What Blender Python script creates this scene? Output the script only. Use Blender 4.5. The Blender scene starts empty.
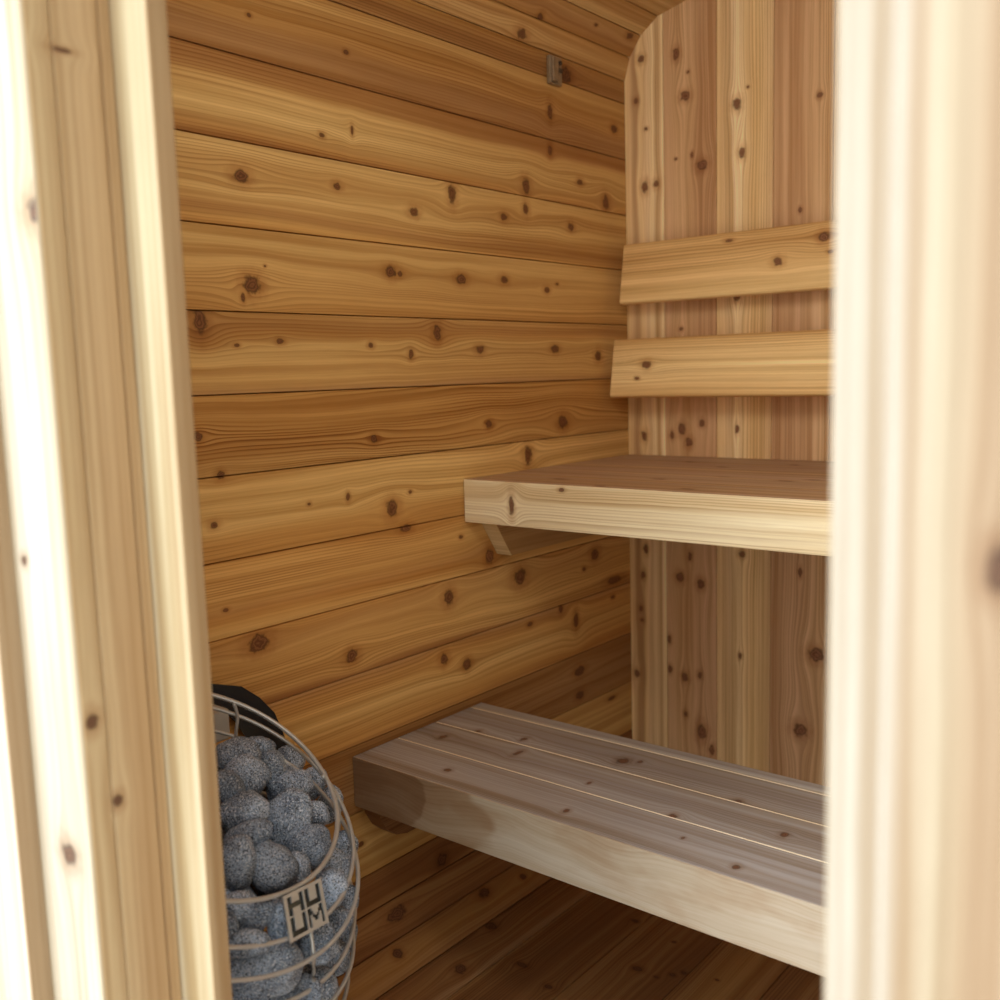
import bpy, bmesh, math, random
from mathutils import Vector, Matrix, noise as mnoise
random.seed(7)
S = bpy.context.scene
COL = S.collection

# ------------------------------------------------------------------ camera calibration (photo 1000x1000, f = 1000 px)
F = 1000.0
XC = Vector((0.7761896, -0.05812916, 0.62781423))
YC = Vector((0.62987344, 0.11585508, -0.76800849))
ZC = Vector((-0.02809177, 0.99156372, 0.12653952))

def wd(x, y):
    r = Vector((x-500.0, 500.0-y, -F))
    return Vector((XC.dot(r), YC.dot(r), ZC.dot(r)))
def proj(P):
    c = XC*P[0] + YC*P[1] + ZC*P[2]
    return (500+F*c.x/-c.z, 500-F*c.y/-c.z, -c.z)
def onX(x, y, X): d = wd(x, y); return d*(X/d.x)
def onY(x, y, Y): d = wd(x, y); return d*(Y/d.y)
def onZ(x, y, Z): d = wd(x, y); return d*(Z/d.z)

# ------------------------------------------------------------------ main dimensions (metres, eye at the origin)
WL, WR = -1.357, 0.36
YB, YF = 2.184, 0.498
YS = 0.538      # inner end of the door stops
ZF, ZT = -1.14, 0.842
R = 0.168
ZLO, ZHI = ZF+R, ZT-R          # straight part of the side walls

def lin(c):
    c = c/255.0
    return c/12.92 if c <= 0.04045 else ((c+0.055)/1.055)**2.4
def srgb(r, g, b): return (lin(r), lin(g), lin(b), 1.0)

PAL = dict(
    C=srgb(244, 230, 192), L=srgb(232, 209, 162), M=srgb(216, 184, 134), T=srgb(206, 172, 128),
    O=srgb(206, 166, 110), B=srgb(184, 144, 100), P=srgb(194, 160, 126), D=srgb(156, 114, 76),
    G=srgb(184, 180, 180), H=srgb(168, 162, 162), W=srgb(214, 208, 196), V=srgb(206, 176, 138), K=srgb(112, 66, 36),
    X=srgb(244, 240, 232), Y=srgb(238, 226, 200), Z=srgb(226, 200, 172))

# ------------------------------------------------------------------ node helpers
class NT:
    def __init__(s, tree): s.t = tree; s.n = tree.nodes; s.l = tree.links
    def node(s, typ, **kw):
        n = s.n.new(typ)
        for k, v in kw.items(): setattr(n, k, v)
        return n
    def put(s, sock, v):
        if isinstance(v, bpy.types.NodeSocket): s.l.new(v, sock)
        elif v is not None: sock.default_value = v
    def m(s, op, a, b=None, c=None, clamp=False):
        n = s.node('ShaderNodeMath', operation=op); n.use_clamp = clamp
        s.put(n.inputs[0], a)
        if b is not None: s.put(n.inputs[1], b)
        if c is not None: s.put(n.inputs[2], c)
        return n.outputs[0]
    def vec(s, x, y, z=0.0):
        n = s.node('ShaderNodeCombineXYZ')
        s.put(n.inputs[0], x); s.put(n.inputs[1], y); s.put(n.inputs[2], z)
        return n.outputs[0]
    def noise(s, vec, scale=1.0, detail=2.0, rough=0.5):
        n = s.node('ShaderNodeTexNoise')
        s.put(n.inputs['Vector'], vec); n.inputs['Scale'].default_value = scale
        n.inputs['Detail'].default_value = detail; n.inputs['Roughness'].default_value = rough
        return n.outputs['Fac']
    def mr(s, v, a, b, c=0.0, d=1.0, smooth=True):
        n = s.node('ShaderNodeMapRange'); n.interpolation_type = 'SMOOTHSTEP' if smooth else 'LINEAR'
        s.put(n.inputs['Value'], v)
        n.inputs['From Min'].default_value = a; n.inputs['From Max'].default_value = b
        n.inputs['To Min'].default_value = c; n.inputs['To Max'].default_value = d
        return n.outputs['Result']
    def mix(s, fac, a, b, mode='MIX'):
        n = s.node('ShaderNodeMix', data_type='RGBA', blend_type=mode)
        s.put(n.inputs['Factor'], fac); s.put(n.inputs['A'], a) if False else None
        ci = [i for i in n.inputs if i.type == 'RGBA']
        s.put(ci[0], a); s.put(ci[1], b)
        return [o for o in n.outputs if o.type == 'RGBA'][0]

# group: one knot.  Streamlines of the grain part around it.
def knot_group():
    g = bpy.data.node_groups.new('grain_knot', 'ShaderNodeTree')
    for nm in ('u', 'v', 'uk', 'vk', 'ru', 'rv', 'psi', 'emin'):
        g.interface.new_socket(nm, in_out='INPUT', socket_type='NodeSocketFloat')
    for nm in ('psi', 'emin'):
        g.interface.new_socket(nm, in_out='OUTPUT', socket_type='NodeSocketFloat')
    t = NT(g); i = t.node('NodeGroupInput'); o = t.node('NodeGroupOutput')
    du = t.m('SUBTRACT', i.outputs['u'], i.outputs['uk'])
    dv = t.m('SUBTRACT', i.outputs['v'], i.outputs['vk'])
    a = t.m('DIVIDE', du, i.outputs['ru']); b = t.m('DIVIDE', dv, i.outputs['rv'])
    a2 = t.m('MULTIPLY', a, a); b2 = t.m('MULTIPLY', b, b)
    e = t.m('SQRT', t.m('ADD', a2, b2))
    q = t.m('ADD', t.m('MULTIPLY', a2, 0.07), t.m('MULTIPLY', b2, 0.22))
    q = t.m('ADD', t.m('MULTIPLY', q, q), t.m('ADD', q, 1.0))
    dp = t.m('DIVIDE', dv, q)
    t.l.new(t.m('SUBTRACT', i.outputs['psi'], dp), o.inputs['psi'])
    t.l.new(t.m('MINIMUM', i.outputs['emin'], e), o.inputs['emin'])
    return g
KG = knot_group()

_seed = [0.0]
def wood(name, v0, v1, bands, knots=(), cath=0.012, ring=0.30, gain=1.0, sat=None, rough=0.62, seed=None, ufreq=1.0, stain=None, ringd=150.0, streak=1.0):
    """cedar board; UV = metres (u along the grain, v across)"""
    _seed[0] += 3.71
    sd = _seed[0] if seed is None else seed
    m = bpy.data.materials.new(name); m.use_nodes = True
    t = NT(m.node_tree); t.n.clear()
    out = t.node('ShaderNodeOutputMaterial'); bs = t.node('ShaderNodeBsdfPrincipled')
    t.l.new(bs.outputs[0], out.inputs[0])
    uv = t.node('ShaderNodeUVMap'); sp = t.node('ShaderNodeSeparateXYZ')
    t.l.new(uv.outputs[0], sp.inputs[0]); u, v = sp.outputs[0], sp.outputs[1]
    psi, emin = v, None
    e0 = t.node('ShaderNodeValue'); e0.outputs[0].default_value = 9.0; emin = e0.outputs[0]
    for (uk, vk, ru, rv) in knots:
        k = t.node('ShaderNodeGroup'); k.node_tree = KG
        t.l.new(u, k.inputs['u']); t.l.new(v, k.inputs['v'])
        k.inputs['uk'].default_value = uk; k.inputs['vk'].default_value = vk
        k.inputs['ru'].default_value = max(ru, 0.0012); k.inputs['rv'].default_value = max(rv, 0.0012)
        t.l.new(psi, k.inputs['psi']); t.l.new(emin, k.inputs['emin'])
        psi, emin = k.outputs['psi'], k.outputs['emin']
    big = t.noise(t.vec(t.m('MULTIPLY', u, 1.5*ufreq), t.m('MULTIPLY', v, 7.0), sd), 1.0, 1.5)
    sm = t.noise(t.vec(t.m('MULTIPLY', u, 9.0), t.m('MULTIPLY', v, 30.0), sd+5), 1.0, 1.0)
    psi = t.m('ADD', psi, t.m('MULTIPLY', t.m('SUBTRACT', big, 0.5), cath*2.2))
    psi = t.m('ADD', psi, t.m('MULTIPLY', t.m('SUBTRACT', sm, 0.5), 0.0028))
    # broad colour bands across the board
    fr = t.m('DIVIDE', t.m('SUBTRACT', psi, v0), (v1-v0))
    cr = t.node('ShaderNodeValToRGB'); cr.color_ramp.interpolation = 'B_SPLINE' if len(bands) > 3 else 'LINEAR'
    el = cr.color_ramp.elements
    el[0].position = bands[0][0]; el[0].color = PAL[bands[0][1]]
    el[1].position = bands[-1][0] if len(bands) > 1 else 1.0; el[1].color = PAL[bands[-1][1]]
    for p, c in bands[1:-1]:
        x = el.new(p); x.color = PAL[c]
    t.l.new(fr, cr.inputs[0]); col = cr.outputs[0]
    # streaks
    s1 = t.noise(t.vec(t.m('MULTIPLY', u, 0.7), t.m('MULTIPLY', psi, 55.0), sd+1), 1.0, 3.0, 0.6)
    col = t.mix(t.mr(s1, 0.505-.175/streak, 0.505+.175/streak, 0.0, 1.0, False), t.mix(1.0, col, (0.72, 0.61, 0.47, 1), 'MULTIPLY'),
                t.mix(1.0, col, (1.10, 1.13, 1.14, 1), 'MULTIPLY'))
    # growth rings: thin dark late wood lines
    warp = t.noise(t.vec(t.m('MULTIPLY', psi, 26.0), sd, 0.0), 1.0, 1.0)
    rc = t.m('ADD', t.m('MULTIPLY', psi, ringd), t.m('MULTIPLY', warp, 6.0))
    fq = t.m('FRACT', rc)
    late = t.m('MULTIPLY', t.mr(fq, 0.35, 0.93), t.mr(fq, 0.93, 1.0, 1.0, 0.0))
    amp = t.noise(t.vec(t.m('MULTIPLY', u, 1.3), t.m('MULTIPLY', psi, 16.0), sd+9), 1.0, 1.0)
    late = t.m('MULTIPLY', late, t.mr(amp, 0.34, 0.66, 0.25*ring, 2.0*ring))
    col = t.mix(late, col, t.mix(1.0, col, (0.52, 0.37, 0.24, 1), 'MULTIPLY'))
    # fibre
    fb = t.noise(t.vec(t.m('MULTIPLY', u, 22.0), t.m('MULTIPLY', v, 700.0), sd+2), 1.0, 2.0)
    col = t.mix(t.mr(fb, 0.3, 0.7, 0.0, 0.22, False), col, t.mix(1.0, col, (0.72, 0.64, 0.56, 1), 'MULTIPLY'))
    # blotchy lengthwise tone
    bl = t.noise(t.vec(t.m('MULTIPLY', u, 2.2), t.m('MULTIPLY', v, 9.0), sd+3), 1.0, 2.0)
    col = t.mix(t.mr(bl, 0.35, 0.68, 0.0, 0.55), col, t.mix(1.0, col, (0.88, 0.82, 0.74, 1), 'MULTIPLY'))
    if stain:
        col = stain(t, u, v, col)
    if knots:
        kn = t.noise(t.vec(t.m('MULTIPLY', u, 90.0), t.m('MULTIPLY', v, 90.0), sd+4), 1.0, 2.0)
        e = t.m('ADD', t.m('MULTIPLY', emin, 1.18), t.m('MULTIPLY', t.m('SUBTRACT', kn, 0.5), 1.3))
        col = t.mix(t.mr(e, 0.8, 3.0, 0.55, 0.0), col, t.mix(1.0, col, (0.62, 0.43, 0.29, 1), 'MULTIPLY'))
        rr = t.m('SINE', t.m('MULTIPLY', e, 13.0))
        kc = t.mix(t.mr(rr, -1, 1, 0.0, 1.0, False), srgb(92, 56, 36), srgb(128, 88, 62))
        kc = t.mix(t.mr(e, 0.6, 0.95), kc, srgb(60, 34, 20))
        col = t.mix(t.mr(e, 0.65, 1.35, 0.95, 0.0), col, kc)
    if gain != 1.0 or sat:
        g = sat or (1, 1, 1)
        col = t.mix(1.0, col, (gain*g[0], gain*g[1], gain*g[2], 1), 'MULTIPLY')
    t.l.new(col, bs.inputs['Base Color'])
    bs.inputs['Roughness'].default_value = rough
    try: bs.inputs['Specular IOR Level'].default_value = 0.35
    except Exception: pass
    bp = t.node('ShaderNodeBump'); bp.inputs['Strength'].default_value = 0.12; bp.inputs['Distance'].default_value = 0.0006
    t.l.new(t.m('SUBTRACT', t.m('ADD', fb, s1), late), bp.inputs['Height'])
    t.l.new(bp.outputs[0], bs.inputs['Normal'])
    return m

def plain(name, color, rough=0.5, metal=0.0, spec=0.5, bump=None):
    m = bpy.data.materials.new(name); m.use_nodes = True
    t = NT(m.node_tree); bs = t.n['Principled BSDF']
    tc = t.node('ShaderNodeTexCoord')
    nz = t.noise(tc.outputs['Object'], bump or 60.0, 3.0)
    c2 = tuple(c*0.72 for c in color[:3])+(1,)
    t.l.new(t.mix(t.mr(nz, 0.35, 0.7), color, c2), bs.inputs['Base Color'])
    bs.inputs['Roughness'].default_value = rough; bs.inputs['Metallic'].default_value = metal
    bs.inputs['Specular IOR Level'].default_value = spec
    return m

# ------------------------------------------------------------------ mesh helpers
def mesh_obj(name, faces, mats, parent=None, smooth=False):
    """faces: list of (verts[list of Vector], uvs[list of (u,v)], mat index)"""
    bm = bmesh.new(); uvl = bm.loops.layers.uv.new('UVMap'); cache = {}
    def V(p):
        k = (round(p[0], 5), round(p[1], 5), round(p[2], 5))
        if k not in cache: cache[k] = bm.verts.new(p)
        return cache[k]
    for vs, uvs, mi in faces:
        vv = [V(p) for p in vs]
        if len(set(vv)) < 3: continue
        try: f = bm.faces.new(vv)
        except ValueError: continue
        f.material_index = mi; f.smooth = smooth
        for lp, q in zip(f.loops, uvs): lp[uvl].uv = q
    me = bpy.data.meshes.new(name); bm.to_mesh(me); bm.free()
    for m in mats: me.materials.append(m)
    o = bpy.data.objects.new(name, me); COL.objects.link(o)
    if parent: o.parent = parent
    return o

def bm_obj(name, bm, mat, parent=None, smooth=True):
    me = bpy.data.meshes.new(name)
    for f in bm.faces: f.smooth = smooth
    bm.to_mesh(me); bm.free()
    me.materials.append(mat)
    o = bpy.data.objects.new(name, me); COL.objects.link(o)
    if parent: o.parent = parent
    return o

def root(name, loc):
    o = bpy.data.objects.new(name, None); COL.objects.link(o); o.location = loc
    o.empty_display_size = 0.05
    return o
def adopt(ch, par):
    ch.parent = par; ch.matrix_parent_inverse = Matrix.Translation(par.location).inverted()
def tag(o, label=None, cat=None, group=None, kind=None):
    if label: o['label'] = label
    if cat: o['category'] = cat
    if group: o['group'] = group
    if kind: o['kind'] = kind
    return o

def board_faces(P, u_ax, lo, hi, mi, ch=0.0016, uvf=None, ends=True, edge_mi=None):
    """P: (c0,c1,c2,c3) corners of a flat slab built from a 2D section extruded. Not used directly."""

def slab(x0, x1, y0, y1, z0, z1, grain, mi=0, ch=0.002, mis=None, round_=0):
    """box with chamfered long edges; grain axis 'x','y' or 'z'. uv: u along grain; v = the other in-face axis"""
    ax = 'xyz'.index(grain); lo = [x0, y0, z0]; hi = [x1, y1, z1]
    a, b = [i for i in range(3) if i != ax]
    def pt(g, p, q):
        v = [0, 0, 0]; v[ax] = g; v[a] = p; v[b] = q; return Vector(v)
    c = ch
    # section (p,q) octagon-like
    if round_:
        sec = []
        for (cx, cy, a0) in ((hi[a]-c, hi[b]-c, 0), (lo[a]+c, hi[b]-c, 90), (lo[a]+c, lo[b]+c, 180), (hi[a]-c, lo[b]+c, 270)):
            for k in range(round_+1):
                an = math.radians(a0+90.0*k/round_); sec.append((cx+c*math.cos(an), cy+c*math.sin(an)))
    else:
        sec = [(hi[a], lo[b]+c), (hi[a], hi[b]-c), (hi[a]-c, hi[b]), (lo[a]+c, hi[b]), (lo[a], hi[b]-c), (lo[a], lo[b]+c), (lo[a]+c, lo[b]), (hi[a]-c, lo[b])]
    out = []; n = len(sec)
    e = min(c, 0.002)
    for i in range(n):
        p, q = sec[i]; r, s = sec[(i+1) % n]
        dp, dq = abs(r-p), abs(s-q)
        va, vb = (p, r) if dp > dq else (q, s)
        if dp <= dq and abs(dp-dq) < 1e-6: va, vb = q, s
        out.append(([pt(lo[ax]+e, p, q), pt(hi[ax]-e, p, q), pt(hi[ax]-e, r, s), pt(lo[ax]+e, r, s)],
                    [(lo[ax]+e, va), (hi[ax]-e, va), (hi[ax]-e, vb), (lo[ax]+e, vb)], mi))
    cx, cy = (lo[a]+hi[a])/2, (lo[b]+hi[b])/2
    def ins(p, q):
        return (p-math.copysign(min(e, abs(p-cx)), p-cx), q-math.copysign(min(e, abs(q-cy)), q-cy))
    for g, gi in ((lo[ax], lo[ax]+e), (hi[ax], hi[ax]-e)):
        s2 = [ins(*s) for s in sec]
        for i in range(n):
            p, q = sec[i]; r, s = sec[(i+1) % n]; p2, q2 = s2[i]; r2, q3 = s2[(i+1) % n]
            out.append(([pt(gi, p, q), pt(gi, r, s), pt(g, r2, q3), pt(g, p2, q2)], [(p, q), (r, s), (r2, q3), (p2, q2)], mi))
        out.append(([pt(g, p, q) for p, q in s2], [(p*0.5, q) for p, q in s2], mi))
    return out

def extr(sec, x0, x1):
    out = []; n = len(sec)
    for i in range(n):
        (a, b), (c, d) = sec[i], sec[(i+1) % n]
        v = (b, d) if abs(b-d) > abs(a-c) else (a, c)
        out.append(([Vector((x0, a, b)), Vector((x1, a, b)), Vector((x1, c, d)), Vector((x0, c, d))], [(x0, v[0]), (x1, v[0]), (x1, v[1]), (x0, v[1])], 0))
    for X in (x0, x1): out.append(([Vector((X, a, b)) for a, b in sec], [(a, b) for a, b in sec], 0))
    return out
def lsec(y, zt, zb):
    return [(y+.001, zb), (y, zb+.001), (y, zt-.0008), (y+.0008, zt), (y+.0028, zt), (y+.0028, zt-.0247), (y+.0205, zt-.0247), (y+.0205, zb)]

def fixn(o):
    bm = bmesh.new(); bm.from_mesh(o.data); bmesh.ops.recalc_face_normals(bm, faces=bm.faces); bm.to_mesh(o.data); bm.free()

# ------------------------------------------------------------------ knots measured on the photo
def knotlist(pts, hit):
    res = []
    for k in pts:
        x, y, rx = k[0], k[1], k[2]; ry = k[3] if len(k) > 3 else rx
        h = hit(x, y)
        if h is None: continue
        hx = hit(x+2, y) or h; hy = hit(x, y+2) or h
        ru = abs(hx[0]-h[0])/2*rx; rv = abs(hy[1]-h[1])/2*ry
        res.append((h[0], h[1], max(ru, 0.0015), max(rv, 0.0012)))
    return res

# side/ceiling/floor profile: list of (v, X, Z) seams on the left
def prof(v):
    """v = z on the straight wall, arc length elsewhere"""
    A = R*math.pi/2
    if v > ZHI:
        s = v-ZHI
        if s < A:
            t = s/R; return (WL+R-R*math.cos(t), ZHI+R*math.sin(t))
        return (WL+R+(s-A), ZT)
    if v < ZLO:
        s = ZLO-v
        if s < A:
            t = s/R; return (WL+R-R*math.cos(t), ZLO-R*math.sin(t))
        return (WL+R+(s-A), ZF)
    return (WL, v)
A_ = R*math.pi/2
seams_wall = [-0.948, -0.815, -0.685, -0.550, -0.4175, -0.291, -0.153, -0.023, 0.109, 0.243, 0.377, 0.510, 0.643, 0.695]
seams_top = [0.695, 0.750, 0.805, 0.862, ZHI+A_]
xf = WL+R
while xf < WR-R-0.05:
    xf += 0.133; seams_top.append(ZHI+A_+(xf-(WL+R)))
seams_top[-1] = ZHI+A_+(WR-R-(WL+R))
seams_bot = [-0.948, -1.02, -1.09, -1.16, ZLO-A_-0.012]
fx = [-1.02, -0.86, -0.72, -0.58, -0.44, -0.30, -0.16, -0.02, 0.10, WR-R]
seams_bot += [ZLO-A_-(x-(WL+R)) for x in fx]
ALL = sorted(set(seams_bot+seams_wall+seams_top))
def hit_shell(x, y):
    d = wd(x, y); best = None
    for v0, v1 in zip(ALL[:-1], ALL[1:]):
        (xa, za), (xb, zb) = prof(v0), prof(v1)
        # t*(d.x,d.z) = a + s*(b-a)
        dx, dz = xb-xa, zb-za; det = d.x*(-dz)+dx*d.z
        if abs(det) < 1e-9: continue
        tt = (xa*(-dz)+dx*za)/det; s = (d.x*za-d.z*xa)/det
        if tt > 0 and -1e-6 <= s <= 1+1e-6 and (best is None or tt < best[0]):
            best = (tt, v0+s*(v1-v0))
    if not best: return None
    return (d.y*best[0], best[1])

K_SHELL = [
 (241,176,8,7),(337,186,4),(346,52,2.5),(249,15,2.5),(322,135,3),(352,131,1.5,5),(414,212,5),(452,194,4,10),(504,217,3,4),(526,209,3,6),
 (571,227,3,4),(526,186,4,8),(606,203,3,8),(580,182,3),(550,150,2,6),(550,112,2.5,8),(614,129,3,4),(566,75,5,8),(522,34,5.5),(540,17,3,5),
 (596,25,2),(630,36,4),(252,285,9,10),(243,297,2.5,5),(265,266,1.5),(391,272,6),(200,322,7,13),(280,341,4,3),(371,345,3),(237,345,3,2),
 (374,439,4),(221,475,4.5),(198,437,5),(461,279,5),(504,280,4),(547,290,3),(557,284,1.5),(437,333,4,8),(411,354,2.5,5),(480,350,4),
 (555,349,4),(598,356,3,5),(489,424,3.5,4),(563,422,4.5,7),(528,455,4,10),(400,274,3),(214,525,5,4),(309,504,2),(348,497,2,4),
 (392,508,6,9),(406,528,6,4),(410,492,2),(226,610,3,2),(259,643,11,9),(352,656,6,7),(461,537,2),(490,556,4.5,8),(449,597,5,8),
 (520,577,6,9),(530,624,2.5),(561,608,2,5),(576,620,2.5,9),(467,664,4,6),(444,659,4,6),(595,554,4,6),(584,569,2),(614,580,7,4),
 (613,597,2),(580,671,5),(580,695,4),(612,698,4,2),(361,844,3),(442,860,5,7),(484,893,7,6),(491,926,8,6),(397,914,12,8),(398,954,6),
 (461,969,10,7),(522,965,6),(549,987,5),(523,877,4),(638,969,6.5),(656,977,3),(673,975,4),(684,973,4),(717,980,3),(674,942,3),(635,921,4)]
KN_SHELL = knotlist(K_SHELL, hit_shell)
def knots_between(v0, v1): return [k for k in KN_SHELL if v0-0.004 <= k[1] <= v1+0.004]

BANDS = {  # bottom -> top of each wall board
 -0.948: [(0,'O'),(.3,'L'),(.7,'M'),(1,'M')],
 -0.815: [(0,'B'),(.4,'P'),(.75,'B'),(1,'B')],
 -0.685: [(0,'B'),(.12,'O'),(.3,'M'),(.5,'L'),(.62,'M'),(.85,'O'),(1,'P')],
 -0.550: [(0,'D'),(.07,'B'),(.16,'M'),(.6,'M'),(.85,'T'),(1,'O')],
 -0.4175:[(0,'L'),(.08,'M'),(.22,'O'),(.3,'B'),(.4,'M'),(.8,'M'),(1,'O')],
 -0.291: [(0,'O'),(.25,'O'),(.42,'L'),(.75,'L'),(1,'M')],
 -0.153: [(0,'M'),(.3,'O'),(.8,'O'),(1,'O')],
 -0.023: [(0,'P'),(.08,'M'),(.4,'M'),(.6,'L'),(.72,'O'),(.8,'B'),(1,'M')],
 0.109:  [(0,'O'),(.35,'M'),(.6,'M'),(.85,'L'),(1,'M')],
 0.243:  [(0,'O'),(.1,'M'),(.18,'B'),(.26,'M'),(.5,'L'),(.65,'M'),(.9,'L'),(1,'L')],
 0.377:  [(0,'B'),(.08,'O'),(.2,'L'),(.5,'L'),(.74,'M'),(.79,'B'),(1,'B')],
 0.510:  [(0,'B'),(.3,'P'),(.5,'O'),(.8,'M'),(1,'M')],
 0.643:  [(0,'B'),(.5,'B'),(1,'O')]}
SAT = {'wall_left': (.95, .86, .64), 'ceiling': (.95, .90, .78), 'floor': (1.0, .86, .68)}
def shell(name, vs, bandsf, ringf=0.3, gain=1.0, mirror=False, kind='structure', thick=0.04):
    mats = []; faces = []
    sx = (lambda x: WL+WR-x) if mirror else (lambda x: x)
    for i, (v0, v1) in enumerate(zip(vs[:-1], vs[1:])):
        (xa, za), (xb, zb) = prof(v0), prof(v1)
        L = math.hypot(xb-xa, zb-za); tx, tz = (xb-xa)/L, (zb-za)/L
        nx, nz = tz, -tx          # inward
        if nx*(-0.5-xa)+nz*(-0.15-za) < 0: nx, nz = -nx, -nz
        bands, cath, ring, g = bandsf(i, v0, v1)
        mats.append(wood('cedar_'+name+str(i), v0, v1, bands, [] if mirror else knots_between(v0, v1), cath=cath, ring=ring, gain=g, sat=SAT.get(name)))
        b = 0.0014; gd = 0.006; YE = YB+.03
        pts = [(-.004, -gd), (0.0003, -gd), (b, 0), (L-b, 0), (L-0.0003, -gd), (L+.004, -gd)]
        for (s0, d0), (s1, d1) in zip(pts[:-1], pts[1:]):
            P0 = (sx(xa+tx*s0+nx*d0), za+tz*s0+nz*d0); P1 = (sx(xa+tx*s1+nx*d1), za+tz*s1+nz*d1)
            faces.append(([Vector((P0[0], YF, P0[1])), Vector((P0[0], YE, P0[1])), Vector((P1[0], YE, P1[1])), Vector((P1[0], YF, P1[1]))],
                          [(YF, v0+s0), (YE, v0+s0), (YE, v0+s1), (YF, v0+s1)], i))
        # outer skin
        P0 = (sx(xa-nx*thick), za-nz*thick); P1 = (sx(xb-nx*thick), zb-nz*thick)
        faces.append(([Vector((P0[0], YF, P0[1])), Vector((P1[0], YF, P1[1])), Vector((P1[0], YB, P1[1])), Vector((P0[0], YB, P0[1]))],
                      [(YF, v0), (YF, v1), (YB, v1), (YB, v0)], i))
    o = mesh_obj(name, faces, mats)
    o['kind'] = kind
    return o
def wall_bands(i, v0, v1):
    b = BANDS.get(v0, [(0, 'M'), (1, 'O')])
    cath = {-0.153: 0.034, -0.023: 0.010, 0.643: .006, 0.510: .020, -0.550: .022}.get(v0, 0.012)
    ring = {-0.153: 0.62, -0.4175: .42, 0.243: .3}.get(v0, 0.30)
    g = {0.643: .82, .510: .92, -0.815: .85, -0.948: .9, -0.685: 1.2, -0.55: 1.22, -0.4175: 1.28, -.291: 1.12, -.153: .97}.get(v0, 1.0)  # low boards brightened in colour to make up for missing light there
    return b, cath, ring, g
shell('wall_left', seams_wall, wall_bands)
rnd = random.Random(3)
def rb(i, v0, v1):
    return rnd.choice([[(0,'B'),(.5,'M'),(1,'L')], [(0,'M'),(.5,'O'),(1,'B')], [(0,'L'),(.5,'M'),(1,'O')]]), .012, .3, 1.0
shell('wall_right', seams_wall, rb, mirror=True)
def cb(i, v0, v1):
    L = [[(0,'M'),(.5,'M'),(1,'O')], [(0,'O'),(.5,'B'),(1,'M')], [(0,'L'),(.4,'M'),(1,'M')], [(0,'M'),(.5,'L'),(1,'M')]]
    return L[i % 4], .008, .25, .95
shell('ceiling', seams_top+[ZHI+A_+(WR-R-(WL+R))+0.0001], cb)
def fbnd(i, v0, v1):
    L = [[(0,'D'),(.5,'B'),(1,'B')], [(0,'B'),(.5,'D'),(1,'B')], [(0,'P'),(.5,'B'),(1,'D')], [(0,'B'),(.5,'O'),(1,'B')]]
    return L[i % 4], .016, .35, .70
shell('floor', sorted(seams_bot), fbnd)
# right-hand coves
def cove(name, vs, fn):
    shell(name, vs, fn, mirror=True)
cove('trim_1', [0.695, 0.750, 0.805, 0.862, ZHI+A_], cb)
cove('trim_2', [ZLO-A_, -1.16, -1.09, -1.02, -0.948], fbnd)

# ------------------------------------------------------------------ back wall, vertical boards
def hit_back(x, y):
    p = onY(x, y, YB); return (p.z, p.x)
K_BACK = [(676,54,3.5,6),(685,96,5,5),(702,165,5.5,5.5),(692,155,1.6,3),(676,159,1.5),(688,72,1.5),(737,104,4.5,6),(742,152,3.5,6),(748,87,1.5),
 (645,187,3.5,6),(656,184,2.6,4),(646,129,2),(636,101,2.3,3),(641,59,3.5,4),(681,329,2),(737,297,4,4),(682,429,4,6),(702,423,3,4),(689,442,3.5,5),
 (672,435,2.5,4),(644,436,3,5),(737,429,2,5),(690,556,2,4),(680,577,4.2,5),(701,584,4,5),(742,554,3.5),(646,549,2.5,5),(643,575,2.3,4),
 (641,608,1.8,3),(642,620,1.8,2),(637,673,3,4),(669,639,2.5,4),(670,669,2.3,4),(685,677,3.5,4.5),(700,675,2.5,3.5),(816,655,8,7),(740,656,2,3),
 (800,572,2,5),(702,732,5,8),(712,750,3,5),(800,730,7,7),(686,714,2,3),(820,95,3),(800,210,2,3)]
def hb(x, y):
    h = hit_back(x, y); return h
def knots_rot(pts):
    res = []
    for k in pts:
        x, y, rx = k[0], k[1], k[2]; ry = k[3] if len(k) > 3 else rx
        h = hb(x, y); dx = abs(hb(x+2, y)[1]-h[1])/2; dy = abs(hb(x, y+2)[0]-h[0])/2
        res.append((h[0], h[1], max(.0015, ry*dy), max(.0012, rx*dx)))
    return res
KB = knots_rot(K_BACK)
xs = [WL-0.0, -1.249, -1.110, -0.971, -0.835]
while xs[-1] < WR-0.14: xs.append(xs[-1]+0.137)
xs.append(WR)
BB = [[(0,'L'),(.2,'V'),(.34,'D'),(.40,'L'),(.55,'V'),(.72,'C'),(.84,'B'),(.95,'C')], [(0,'P'),(.3,'V'),(.6,'P'),(1,'P')],
      [(0,'L'),(.2,'V'),(.4,'C'),(.6,'M'),(.75,'L'),(1,'V')], [(0,'P'),(.5,'P'),(1,'V')], [(0,'V'),(.5,'L'),(1,'P')]]
mats = []; faces = []
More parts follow.
